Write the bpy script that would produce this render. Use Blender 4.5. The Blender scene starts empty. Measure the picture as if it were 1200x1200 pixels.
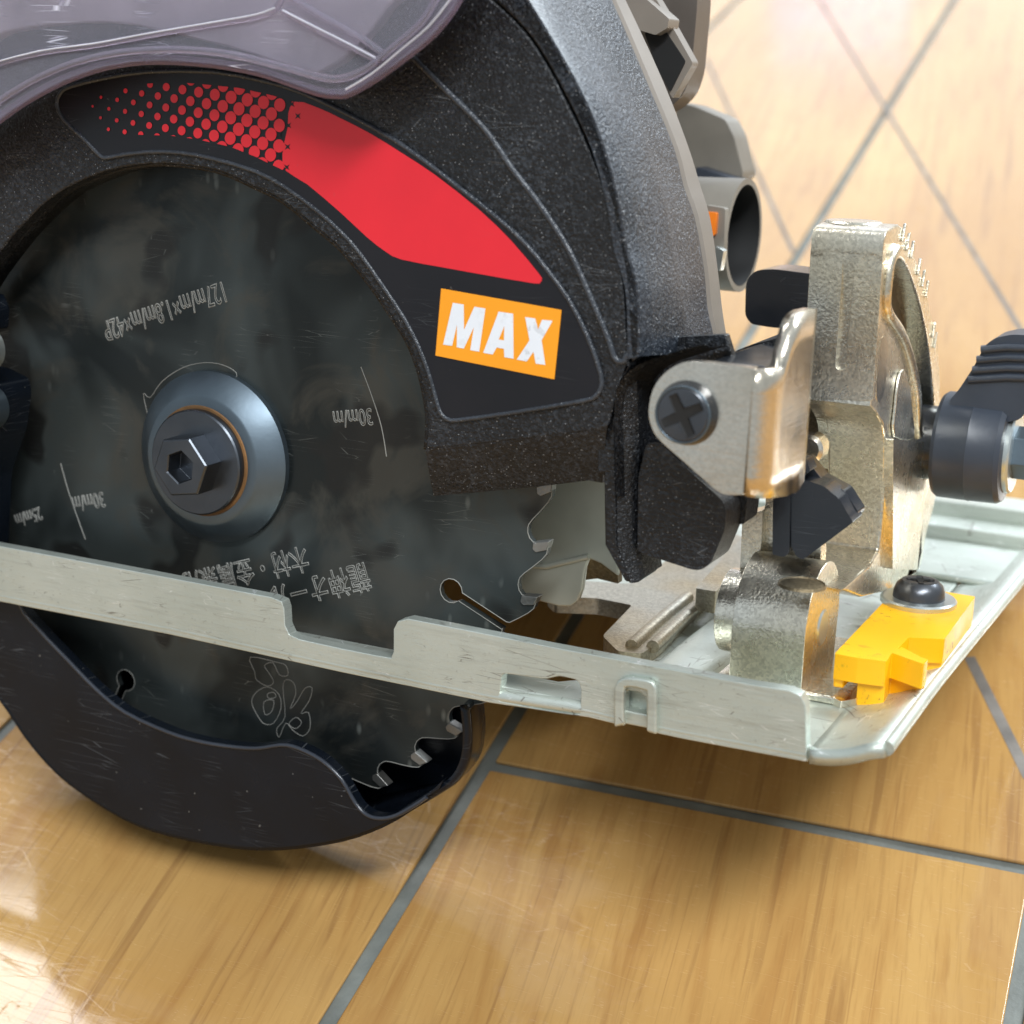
import bpy, bmesh, math, random
from mathutils import Vector, Matrix
random.seed(7)
S = 0.001                      # all lengths below are millimetres, S turns them into metres
scene = bpy.context.scene
C = scene.collection

# ------------------------------------------------------------------ camera
# The saw has its own frame: x along the base towards the front, y across it (away from the
# viewer, y = 0 is the blade), z up off the base plate, origin in the middle of the blade.
F_PX = 1997.9
RV = (0.2351, 0.4476, 0.0862)
TV = Vector((-50.68, -9.53, 292.06))
def rotvec(v):
    v = Vector(v); a = v.length
    return Matrix.Rotation(a, 3, v / a)
R_CAM = rotvec(RV) @ Matrix(((1, 0, 0), (0, 0, -1), (0, 1, 0)))   # saw frame -> camera (x right, y down, z ahead)
EYE = -(R_CAM.transposed() @ TV)
PITCH, ROLL = math.radians(2.0), math.radians(-18.0)
N_FLOOR = Vector((math.sin(PITCH), math.sin(ROLL), 1.0)).normalized()       # the floor's normal in the saw frame
XF = (Vector((1, 0, 0)) - N_FLOOR * N_FLOOR.x).normalized()
YF = N_FLOOR.cross(XF)
Q = Matrix((XF, YF, N_FLOOR))                                   # saw frame -> world
REST = 71.75                                                     # height of the blade centre over the floor
def world(p): return Q @ (Vector(p) * S) + Vector((0, 0, REST * S))

cd = bpy.data.cameras.new("camera"); cam = bpy.data.objects.new("camera", cd); C.objects.link(cam)
cd.sensor_width = 36; cd.lens = F_PX / 1200 * 36
cd.clip_start = 0.01; cd.clip_end = 50
rc = Q @ R_CAM.transposed() @ Matrix(((1, 0, 0), (0, -1, 0), (0, 0, -1)))
m4 = rc.to_4x4(); m4.translation = world(EYE); cam.matrix_world = m4
cd.dof.use_dof = True; cd.dof.focus_distance = 0.272; cd.dof.aperture_fstop = 22
scene.camera = cam

def ray(px, py): return R_CAM.transposed() @ Vector(((px - 600) / F_PX, (py - 600) / F_PX, 1))
def on(px, py, val, ax=1):     # the point of the plane (axis ax = val) seen at a measured spot of the photograph
    d = ray(px, py); return EYE + d * ((val - EYE[ax]) / d[ax])
def onfloor(px, py):
    d = Q @ ray(px, py); e = world(EYE) / S; return e + d * (-e.z / d.z)

# ------------------------------------------------------------------ world and lamps
w = bpy.data.worlds.new("World"); scene.world = w; w.use_nodes = True
bg = w.node_tree.nodes["Background"]; bg.inputs[0].default_value = (0.82, 0.92, 1.0, 1); bg.inputs[1].default_value = 0.56
def lamp(name, loc, target, sx, sy, power, col=(1, 1, 1), spin=0):
    l = bpy.data.lights.new(name, 'AREA'); l.shape = 'RECTANGLE'; l.size = sx; l.size_y = sy; l.energy = power; l.color = col
    o = bpy.data.objects.new(name, l); C.objects.link(o); o.location = loc
    d = (Vector(target) - Vector(loc)).normalized()
    o.rotation_euler = (d.to_track_quat('-Z', 'Y').to_matrix() @ Matrix.Rotation(spin, 3, 'Z')).to_euler()
    return o
lamp("ceiling_panel_lamp", (-1.32, 0.85, 1.5), (-1.32, 0.85, 0), 1.55, 0.56, 25, (0.97, 0.98, 1.0))
lamp("ceiling_tube_lamp", (0.95, 2.0, 1.30), (0.05, 0, 0.05), 1.3, 0.3, 58, (0.84, 0.93, 1.0))
lamp("ceiling_tube_lamp", (0.75, -0.55, 1.5), (0.05, 0, 0), 1.2, 0.16, 30, (0.93, 0.97, 1.0))
lamp("shop_window_light", (-0.3, 2.9, 0.86), (-0.3, 0, 0.6), 3.4, 0.95, 14, (0.93, 0.95, 1.0))
lamp("added_purple_light", (-0.62, 2.6, 0.55), (-0.05, 0.5, 0), 0.22, 0.16, 0.09, (0.40, 0.15, 1.0))  # unseen lamp, added to give the far floor a purple glow
scene.view_settings.view_transform = 'Standard'; scene.view_settings.look = 'None'
scene.view_settings.exposure = 0.08; scene.view_settings.gamma = 1
scene.render.engine = 'CYCLES'

# ------------------------------------------------------------------ materials
class N:
    def __init__(s, name):
        s.m = bpy.data.materials.new(name); s.m.use_nodes = True; s.t = s.m.node_tree
        s.b = s.t.nodes["Principled BSDF"]
    def n(s, typ, **kw):
        x = s.t.nodes.new(typ)
        for k, v in kw.items():
            if k in x.inputs: x.inputs[k].default_value = v
            else: setattr(x, k, v)
        return x
    def l(s, a, b): s.t.links.new(a, b)
    def coord(s, scale=(1, 1, 1), rot=(0, 0, 0)):
        c = s.n('ShaderNodeTexCoord'); mp = s.n('ShaderNodeMapping'); mp.inputs['Scale'].default_value = scale
        mp.inputs['Rotation'].default_value = rot
        s.l(c.outputs['Object'], mp.inputs[0]); return mp.outputs[0]
    def noise(s, co, scale, detail=3, rough=.5, dist=0):
        x = s.n('ShaderNodeTexNoise'); x.inputs['Scale'].default_value = scale; x.inputs['Detail'].default_value = detail
        x.inputs['Roughness'].default_value = rough; x.inputs['Distortion'].default_value = dist; s.l(co, x.inputs['Vector']); return x.outputs[0]
    def ramp(s, f, stops):
        r = s.n('ShaderNodeValToRGB'); e = r.color_ramp.elements
        while len(e) < len(stops): e.new(0.5)
        for k, (p, c) in zip(e, stops):
            k.position = p; k.color = (*c, 1) if not isinstance(c, (int, float)) else (c, c, c, 1)
        s.l(f, r.inputs[0]); return r.outputs[0]
    def mix(s, fac, a, b, typ='MIX'):
        x = s.n('ShaderNodeMix'); x.data_type = 'RGBA'; x.blend_type = typ
        for sock, v in ((x.inputs[0], fac), (x.inputs[6], a), (x.inputs[7], b)):
            if isinstance(v, (int, float)): sock.default_value = v
            elif isinstance(v, tuple): sock.default_value = (*v, 1)
            else: s.l(v, sock)
        return x.outputs[2]
    def bump(s, h, strength, dist=0.0001, prev=None):
        x = s.n('ShaderNodeBump'); x.inputs['Strength'].default_value = strength; x.inputs['Distance'].default_value = dist
        s.l(h, x.inputs['Height'])
        if prev: s.l(prev, x.inputs['Normal'])
        return x.outputs[0]
    def set(s, **kw):
        for k, v in kw.items():
            k = k.replace('_', ' ')
            if isinstance(v, (int, float)): s.b.inputs[k].default_value = v
            elif isinstance(v, tuple): s.b.inputs[k].default_value = (*v, 1) if len(v) == 3 else v
            else: s.l(v, s.b.inputs[k])
        return s.m

def scratches(k, co, scale, rot, wid=.012, stretch=14):
    """thin scattered straight scratches: stretched voronoi edges masked by noise; returns 0..1"""
    mp = k.n('ShaderNodeMapping'); mp.inputs['Rotation'].default_value = rot; mp.inputs['Scale'].default_value = (1, 1, stretch)
    k.l(co, mp.inputs[0])
    v = k.n('ShaderNodeTexVoronoi'); v.feature = 'DISTANCE_TO_EDGE'; v.inputs['Scale'].default_value = scale; k.l(mp.outputs[0], v.inputs['Vector'])
    line = k.ramp(v.outputs[0], [(0, 1), (wid, 0)])
    msk = k.ramp(k.noise(co, scale * 1.7, 2), [(.56, 0), (.66, 1)])
    return k.mix(1.0, line, msk, 'MULTIPLY')

def cellgrain(k, co, scale, lo, hi, p0=.3, p1=.8):
    v = k.n('ShaderNodeTexVoronoi'); v.inputs['Scale'].default_value = scale; k.l(co, v.inputs['Vector'])
    s_ = k.n('ShaderNodeSeparateColor'); k.l(v.outputs['Color'], s_.inputs[0])
    return k.ramp(s_.outputs[0], [(p0, lo), (p1, hi)])
def speckled_plastic(name, base, rough, bump, glint=.55, coat=0.0):
    k = N(name); co = k.coord()
    big = k.noise(co, 60, 3); fine = k.noise(co, 2100, 2, .6); v = k.n('ShaderNodeTexVoronoi'); v.inputs['Scale'].default_value = 1900; k.l(co, v.inputs['Vector'])
    speck = k.ramp(v.outputs['Distance'], [(0.10, 1), (0.20, 0)])
    smask = k.ramp(k.noise(co, 900, 1), [(.45, 0), (.58, 1)])
    sp = k.mix(1.0, speck, smask, 'MULTIPLY')
    col = k.mix(k.ramp(big, [(.35, 0), (.7, 1)]), tuple(c * .75 for c in base), tuple(c * 1.3 for c in base))
    col = k.mix(k.mix(1.0, sp, glint, 'MULTIPLY') if False else sp, col, (glint * .38, glint * .39, glint * .40))  # glint: sparkle painted into the colour as pale specks
    gn = cellgrain(k, co, 2300, 0.0, 1.0, .45, 1.0); gm = k.ramp(k.noise(co, 130, 3), [(.35, .25), (.65, 1)])
    col = k.mix(k.mix(1.0, k.mix(1.0, gn, gm, 'MULTIPLY'), (glint * .34,) * 3, 'MULTIPLY'), col, (.12, .14, .17))
    rg = k.ramp(k.noise(co, 45, 4), [(.3, rough - .07), (.7, rough + .1)])
    bm = k.bump(fine, bump, .0004); bm = k.bump(big, .15, .0008, bm)
    sc = scratches(k, co, 55, (.3, .7, .2))
    col = k.mix(sc, col, (.16, .17, .18))
    return k.set(Base_Color=col, Roughness=rg, Normal=bm, Specular_IOR_Level=.42, Coat_Weight=coat, Coat_Roughness=.3)
M = {}
M['black'] = speckled_plastic("speckled_black_resin", (.007, .0075, .009), .38, .7, .75)
M['rimblack'] = speckled_plastic("sheen_black_resin_rim", (.016, .021, .030), .33, 1.0, 1.7, .3)  # bluish sheen and sparkle of the rim are put into its colour
M['bead'] = speckled_plastic("highlit_edge_resin", (.040, .045, .054), .24, .4, .6)  # base lightened to paint highlights along the ridge and panel bead
M['lug'] = speckled_plastic("moulded_black_resin", (.007, .0075, .009), .34, .7, .6)

def plain(name, col, rough=.4, metal=0, bump=.1, bscale=700, var=.15, spec=.5, coat=0, dirt=0):
    k = N(name); co = k.coord(); n1 = k.noise(co, 90, 4)
    c = k.mix(k.ramp(n1, [(.3, 0), (.7, 1)]), tuple(x * (1 - var) for x in col), tuple(min(1, x * (1 + var)) for x in col))
    if dirt:
        d = k.ramp(k.noise(co, 500, 3, .7), [(.57, 0), (.63, 1)])
        d2 = k.ramp(k.noise(co, 70, 2), [(.45, 0), (.6, 1)])
        dm = k.mix(1.0, d, d2, 'MULTIPLY'); dm = k.mix(1.0, dm, (dirt, dirt, dirt), 'MULTIPLY')
        c = k.mix(dm, c, (.05, .035, .02))
    rg = k.ramp(n1, [(.25, max(.02, rough - .08)), (.75, min(1, rough + .08))])
    return k.set(Base_Color=c, Roughness=rg, Metallic=float(metal), Normal=k.bump(k.noise(co, bscale, 3), bump, .0002), Specular_IOR_Level=spec, Coat_Weight=float(coat))
M['satin'] = plain("satin_black_panel", (.008, .008, .011), .36, bump=.06, bscale=300, spec=.4)
M['groove'] = plain("groove_black", (.006, .006, .006), .6)
M['red'] = plain("red_print", (.74, .018, .032), .36, bump=.05, var=.04)
M['orange'] = plain("orange_print", (.95, .36, .012), .42, bump=.04, var=.03)
M['white'] = plain("white_print", (.80, .84, .90), .45, bump=.04, var=.04, dirt=.25)
M['guard'] = plain("satin_dark_guard", (.004, .006, .010), .24, bump=.12, bscale=160, var=.25, spec=.30, dirt=0)
M['gloss'] = plain("glossy_guard_edge", (.030, .035, .046), .2, bump=.1)
M['rubber'] = plain("black_rubber", (.014, .016, .020), .21, bump=.12, bscale=500, spec=.6)
M['bluerubber'] = plain("blue_black_knob_plastic", (.030, .038, .054), .42, bump=.2, bscale=500, spec=.6)
M['taupe'] = plain("taupe_painted_magnesium", (.22, .19, .16), .45, bump=.1, var=.1)
M['motor'] = plain("dark_taupe_housing", (.105, .088, .075), .42, bump=.1, var=.1)
M['tube'] = plain("taupe_plastic_nozzle", (.20, .18, .15), .5, bump=.08)
M['yellow'] = plain("yellow_gauge_plastic", (.96, .47, .001), .38, bump=.12, bscale=400, var=.05, dirt=.8)
M['amber'] = plain("orange_lens", (.95, .22, .02), .3)
M['steelblue'] = plain("blued_steel_flange", (.13, .165, .195), .42, .9, bump=.08, bscale=900, var=.12)
M['steelbolt'] = plain("grey_bolt_steel", (.10, .11, .125), .34, .95, bump=.12, bscale=800, var=.2)
M['rust'] = plain("rust_ring", (.20, .10, .035), .7, .2, bump=.4, bscale=1500, var=.5)
M['screw'] = plain("black_oxide_screw", (.10, .105, .115), .30, .85, bump=.15, bscale=1500, var=.2)
M['washer'] = plain("zinc_washer", (.62, .66, .64), .32, .9, bump=.08, var=.1)
M['carbide'] = plain("carbide_tooth", (.24, .235, .22), .4, .9, bump=.4, bscale=1500, var=.4)
M['innerplate'] = plain("greenish_steel_plate", (.50, .50, .42), .42, .25, bump=.12, bscale=300, var=.14)
M['etch'] = plain("laser_etching", (.30, .295, .27), .6, .2, var=.3)
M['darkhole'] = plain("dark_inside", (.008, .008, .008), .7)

def cast_metal(name, col, rough, grain, metal=1.0, tint=(.47, .35, .19), grain_amt=.26):
    k = N(name); co = k.coord()
    g = k.noise(co, 2200, 2, .6); b = k.noise(co, 45, 3); b2 = k.noise(co, 160, 4, .6)
    c = k.mix(k.ramp(b, [(.40, 0), (.75, .8)]), col, tint)
    c = k.mix(k.ramp(b2, [(.6, 0), (.8, .35)]), c, (.42, .36, .26))
    gl = cellgrain(k, co, 2500, 1 - grain_amt, 1.0, .1, .9); c = k.mix(1.0, c, gl, 'MULTIPLY')
    rg = k.ramp(b2, [(.2, rough - .06), (.8, rough + .1)])
    bm = k.bump(g, grain, .00018); bm = k.bump(b2, .05, .0006, bm)
    return k.set(Base_Color=c, Roughness=rg, Metallic=metal, Normal=bm)
M['cast'] = cast_metal("nickel_plated_casting", (.92, .88, .77), .25, .40, tint=(.78, .64, .42))
M['carrier'] = cast_metal("dull_cast_carrier", (.46, .44, .38), .42, .6)
M['castdark'] = cast_metal("shaded_rough_casting", (.15, .125, .085), .5, .9)  # darkened copy of the cast metal, shade put into the colour
M['sheet'] = cast_metal("nickel_plated_sheet", (.78, .72, .62), .2, .18, tint=(.62, .50, .33), grain_amt=.12)
def brush(m):
    t = m.node_tree; b = t.nodes['Principled BSDF']; old = b.inputs['Normal'].links[0].from_socket
    c = t.nodes.new('ShaderNodeTexCoord'); mp = t.nodes.new('ShaderNodeMapping'); mp.inputs['Scale'].default_value = (60, 60, 1500)
    n = t.nodes.new('ShaderNodeTexNoise'); n.inputs['Scale'].default_value = 1; n.inputs['Detail'].default_value = 3
    bp = t.nodes.new('ShaderNodeBump'); bp.inputs['Strength'].default_value = .18; bp.inputs['Distance'].default_value = .0002
    t.links.new(c.outputs['Object'], mp.inputs[0]); t.links.new(mp.outputs[0], n.inputs['Vector']); t.links.new(n.outputs[0], bp.inputs['Height'])
    t.links.new(old, bp.inputs['Normal']); t.links.new(bp.outputs[0], b.inputs['Normal'])
brush(M['sheet'])
def zinc():
    k = N("zinc_plated_base_steel"); co = k.coord()
    b = k.noise(co, 22, 4, .6); f = k.noise(co, 1100, 3, .7)
    st = k.noise(k.coord((55, 55, 700)), 1, 4, .65); st2 = k.noise(k.coord((30, 200, 420), (0, .5, 0)), 1, 3, .6)
    c = k.mix(k.ramp(b, [(.35, 0), (.7, 1)]), (.50, .545, .49), (.68, .72, .66))
    c = k.mix(k.ramp(st, [(.54, 0), (.72, .28)]), c, (.34, .34, .29))
    c = k.mix(k.ramp(st2, [(.60, 0), (.74, .40)]), c, (.28, .26, .21))
    c = k.mix(k.ramp(f, [(.62, 0), (.72, .35)]), c, (.26, .25, .21))
    for sc_, r_, w_, col in ((60, (.2, 1.1, .4), .016, (.18, .16, .13)), (95, (.9, -.5, .1), .016, (.20, .18, .15)), (130, (.4, .9, .3), .02, (.18, .16, .13)), (80, (.1, .35, .2), .016, (.9, .92, .9)), (150, (.3, 1.5, .2), .02, (.88, .9, .88))):
        c = k.mix(scratches(k, co, sc_, r_, w_), c, col)
    mk = k.ramp(k.noise(co, 330, 3, .7), [(.66, 0), (.70, 1)]); mk2 = k.ramp(k.noise(co, 45, 2), [(.50, 0), (.60, .8)])
    c = k.mix(k.mix(1.0, mk, mk2, 'MULTIPLY'), c, (.15, .13, .10))
    bm = k.bump(f, .25, .00015); bm = k.bump(st, .15, .0002, bm)
    return k.set(Base_Color=c, Roughness=k.ramp(st, [(.3, .34), (.7, .52)]), Metallic=.68, Normal=bm)
M['zinc'] = zinc()
def blade_mat():
    k = N("dark_coated_blade_steel"); co = k.coord()
    big = k.noise(co, 28, 3, .55, .6); mid = k.noise(co, 50, 5, .6, .8)
    c = k.mix(k.ramp(big, [(.42, 0), (.60, 1)]), (.018, .022, .022), (.070, .082, .080))  # light and dark patches paint uneven reflections into the steel's colour
    c = k.mix(k.ramp(mid, [(.50, 0), (.62, .7)]), c, (.078, .074, .062))
    c = k.mix(k.ramp(k.noise(co, 60, 2, .5), [(.57, 0), (.62, .85)]), c, (.022, .022, .021))
    # milky resin specks flung outwards near the rim
    mp = k.n('ShaderNodeMapping'); mp.inputs['Scale'].default_value = (1, 1, .45); mp.inputs['Rotation'].default_value = (0, .35, 0); k.l(co, mp.inputs[0])
    v = k.n('ShaderNodeTexVoronoi'); v.inputs['Scale'].default_value = 420; k.l(mp.outputs[0], v.inputs['Vector'])
    sp = k.ramp(v.outputs['Distance'], [(.10, 1), (.26, 0)])
    grp = k.ramp(k.noise(co, 75, 3), [(.52, 0), (.68, 1)])
    gr = k.n('ShaderNodeVectorMath'); gr.operation = 'LENGTH'; k.l(co, gr.inputs[0])
    rad = k.ramp(k.n('ShaderNodeMath', operation='MULTIPLY').outputs[0], [(0, 0), (1, 1)])
    mm = k.t.nodes[-1]
    mu = [x for x in k.t.nodes if x.type == 'MATH'][-1]; k.l(gr.outputs['Value'], mu.inputs[0]); mu.inputs[1].default_value = 14.0
    rr = [x for x in k.t.nodes if x.type == 'VALTORGB'][-1]; rr.color_ramp.elements[0].position = .45; rr.color_ramp.elements[1].position = .78
    spk = k.mix(1.0, k.mix(1.0, sp, grp, 'MULTIPLY'), rad, 'MULTIPLY')
    c = k.mix(k.mix(1.0, spk, (.55, .55, .55), 'MULTIPLY'), c, (.42, .45, .42))
    s1 = scratches(k, co, 70, (.1, .6, .2), .012); c = k.mix(k.mix(1.0, s1, (.5, .5, .5), 'MULTIPLY'), c, (.30, .31, .29))
    # fine concentric grinding lines
    wv = k.n('ShaderNodeTexNoise'); wv.inputs['Scale'].default_value = 1.0; wv.inputs['Detail'].default_value = 4
    cx = k.n('ShaderNodeCombineXYZ'); k.l(gr.outputs['Value'], cx.inputs[0])
    sc = k.n('ShaderNodeVectorMath'); sc.operation = 'SCALE'; sc.inputs['Scale'].default_value = 2600; k.l(cx.outputs[0], sc.inputs[0]); k.l(sc.outputs[0], wv.inputs['Vector'])
    tg = k.n('ShaderNodeTangent'); tg.direction_type = 'RADIAL'; tg.axis = 'Y'; k.l(tg.outputs[0], k.b.inputs['Tangent']); k.b.inputs['Anisotropic'].default_value = .55
    bm = k.bump(wv.outputs[0], .22, .00006); bm = k.bump(mid, .10, .0003, bm)
    return k.set(Base_Color=c, Roughness=k.ramp(mid, [(.3, .30), (.7, .46)]), Metallic=.55, Normal=bm, Specular_IOR_Level=.5)
M['blade'] = blade_mat()
def cover():
    k = N("smoky_clear_dust_cover"); co = k.coord()
    sc = scratches(k, co, 60, (.3, .8, .2), .03); b = k.noise(co, 40, 3)
    hz = k.ramp(b, [(.35, .04), (.7, .10)])
    k.set(Base_Color=(.86, .80, .90), Roughness=hz, Normal=k.bump(k.noise(co, 120, 3), .12, .0005), Transmission_Weight=1.0, IOR=1.45)
    d = k.n('ShaderNodeBsdfDiffuse'); d.inputs[0].default_value = (.74, .73, .84, 1)
    mx = k.n('ShaderNodeMixShader'); k.l(k.mix(k.mix(.8, (0, 0, 0), sc), (.11, .11, .11), (1, 1, 1)), mx.inputs[0])
    out = k.t.nodes['Material Output']; k.l(k.b.outputs[0], mx.inputs[1]); k.l(d.outputs[0], mx.inputs[2]); k.l(mx.outputs[0], out.inputs[0])
    return k.m
M['cover'] = cover()
def cover2():
    k = N("purple_cover_edge"); k.set(Base_Color=(.62, .50, .66), Roughness=.22, Transmission_Weight=1.0, IOR=1.4)
    d = k.n('ShaderNodeBsdfDiffuse'); d.inputs[0].default_value = (.30, .24, .34, 1); mx = k.n('ShaderNodeMixShader'); mx.inputs[0].default_value = .45
    k.l(k.b.outputs[0], mx.inputs[1]); k.l(d.outputs[0], mx.inputs[2]); k.l(mx.outputs[0], k.t.nodes['Material Output'].inputs[0]); return k.m
M['coveredge'] = cover2()
M['duct'] = plain("pale_beige_duct", (.42, .40, .39), .5, var=.25)

# ------------------------------------------------------------------ mesh helpers
def finish(name, bm, mat, parent, bevel=0, seg=2, smooth=35):
    bmesh.ops.recalc_face_normals(bm, faces=bm.faces)
    for v in bm.verts: v.co *= S
    lim = math.radians(smooth)
    for f in bm.faces: f.smooth = True
    for e in bm.edges:
        if len(e.link_faces) == 2 and e.calc_face_angle(0) > lim: e.smooth = False
    me = bpy.data.meshes.new(name); bm.to_mesh(me); bm.free()
    o = bpy.data.objects.new(name, me); C.objects.link(o); o.parent = parent
    if mat: me.materials.append(M[mat] if isinstance(mat, str) else mat)
    if bevel:
        b = o.modifiers.new("bevel", 'BEVEL'); b.width = bevel * S; b.segments = seg; b.limit_method = 'ANGLE'
        b.angle_limit = math.radians(32); b.harden_normals = True
    return o
def smoothline(pts, k=4, closed=False):
    pts = [Vector(p) for p in pts]; n = len(pts); out = []
    rng = range(n if closed else n - 1)
    for i in rng:
        g = lambda j: pts[j % n] if closed else pts[max(0, min(n - 1, j))]
        p0, p1, p2, p3 = g(i - 1), g(i), g(i + 1), g(i + 2)
        for s in range(k):
            t = s / k
            out.append(.5 * ((2 * p1) + (p2 - p0) * t + (2 * p0 - 5 * p1 + 4 * p2 - p3) * t * t + (3 * p1 - p0 - 3 * p2 + p3) * t ** 3))
    if not closed: out.append(pts[-1])
    return out
def roundpoly(pts, r, k=3):
    """closed 2-d polygon with its corners rounded by about r"""
    pts = [Vector(p) for p in pts]; n = len(pts); out = []
    for i in range(n):
        a, b, c = pts[i - 1], pts[i], pts[(i + 1) % n]
        rr = min(r, (a - b).length * .45, (c - b).length * .45)
        p, q = b + (a - b).normalized() * rr, b + (c - b).normalized() * rr
        for s in range(k + 1):
            t = s / k; out.append((p * (1 - t) ** 2) + (b * 2 * t * (1 - t)) + (q * t * t))
    return out
def plane(pts, val, ax=1): return [on(p[0], p[1], val, ax) for p in pts]
def slab(name, loops, vec, mat, parent, bevel=.4, seg=2, smooth=35):
    """flat outline (first loop) with holes (the others), extruded by vec"""
    bm = bmesh.new()
    for lp in loops:
        vs = [bm.verts.new(p) for p in lp]
        for i in range(len(vs)): bm.edges.new((vs[i - 1], vs[i]))
    bmesh.ops.triangle_fill(bm, use_beauty=True, edges=bm.edges[:])
    r = bmesh.ops.extrude_face_region(bm, geom=bm.faces[:])
    vec = Vector(vec)
    for g in r['geom']:
        if isinstance(g, bmesh.types.BMVert): g.co += vec
    return finish(name, bm, mat, parent, bevel, seg, smooth)
def sheet(name, loops, mat, parent):
    bm = bmesh.new()
    for lp in loops:
        vs = [bm.verts.new(p) for p in lp]
        for i in range(len(vs)): bm.edges.new((vs[i - 1], vs[i]))
    bmesh.ops.triangle_fill(bm, use_beauty=True, edges=bm.edges[:])
    n = Vector((0, 0, 0))
    for f in bm.faces: n += f.normal
    for f in bm.faces:
        if f.normal.y > 0: f.normal_flip()
    for v in bm.verts: v.co *= S
    me = bpy.data.meshes.new(name); bm.to_mesh(me); bm.free()
    o = bpy.data.objects.new(name, me); C.objects.link(o); o.parent = parent; me.materials.append(M[mat]); return o
def lofted(name, rings, mat, parent, closed=False, caps=(False, False), bevel=0, thick=0, smooth=35):
    bm = bmesh.new(); R = [[bm.verts.new(p) for p in r] for r in rings]; n = len(R[0])
    for a, b in zip(R, R[1:]):
        for i in range(n if closed else n - 1):
            j = (i + 1) % n; bm.faces.new((a[i], a[j], b[j], b[i]))
    if caps[0]: bm.faces.new(R[0])
    if caps[1]: bm.faces.new(R[-1])
    o = finish(name, bm, mat, parent, bevel, 2, smooth)
    if thick:
        s = o.modifiers.new("solid", 'SOLIDIFY'); s.thickness = thick * S; s.offset = 0
    return o
def lathe(name, prof, c, axis, mat, parent, n=64, bevel=0, smooth=30, squash=None):
    """profile = (radius, along axis); axis 'x','y','z'"""
    rings = []
    for r, h in prof:
        ring = []
        for i in range(n):
            a = 2 * math.pi * i / n; ca, sa = r * math.cos(a), r * math.sin(a)
            ring.append(Vector(c) + {'x': Vector((h, ca, sa)), 'y': Vector((ca, h, sa)), 'z': Vector((ca, sa, h))}[axis])
        rings.append(ring)
    caps = (prof[0][0] > 0, prof[-1][0] > 0)
    return lofted(name, rings, mat, parent, True, caps, bevel, 0, smooth)
def tube(name, pts, r, mat, parent, n=8, closed=False):
    bm = bmesh.new(); rings = []; m = len(pts)
    for i in range(m):
        a = pts[(i - 1) % m] if closed or i else pts[0]; b = pts[(i + 1) % m] if closed or i < m - 1 else pts[-1]
        t = (b - a).normalized(); u = t.cross(Vector((0, 1, 0)))
        if u.length < .1: u = t.cross(Vector((0, 0, 1)))
        u.normalize(); v = t.cross(u)
        rings.append([bm.verts.new(pts[i] + u * (r * math.cos(2 * math.pi * k / n)) + v * (r * math.sin(2 * math.pi * k / n))) for k in range(n)])
    for i in range(m if closed else m - 1):
        A, B = rings[i], rings[(i + 1) % m]
        for k in range(n): bm.faces.new((A[k], A[(k + 1) % n], B[(k + 1) % n], B[k]))
    if not closed: bm.faces.new(rings[0]); bm.faces.new(rings[-1])
    return finish(name, bm, mat, parent, 0, 1, 80)
def phillips(name, c, r, axis, mat, parent, depth, spin=.3):
    """cross-shaped recess cut as a dark sunk cross with sloping walls"""
    bm = bmesh.new(); w_ = r * .17; L = r * .62
    pts = [(w_, w_), (w_, L), (-w_, L), (-w_, w_), (-L, w_), (-L, -w_), (-w_, -w_), (-w_, -L), (w_, -L), (w_, -w_), (L, -w_), (L, w_)]
    return pts

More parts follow.
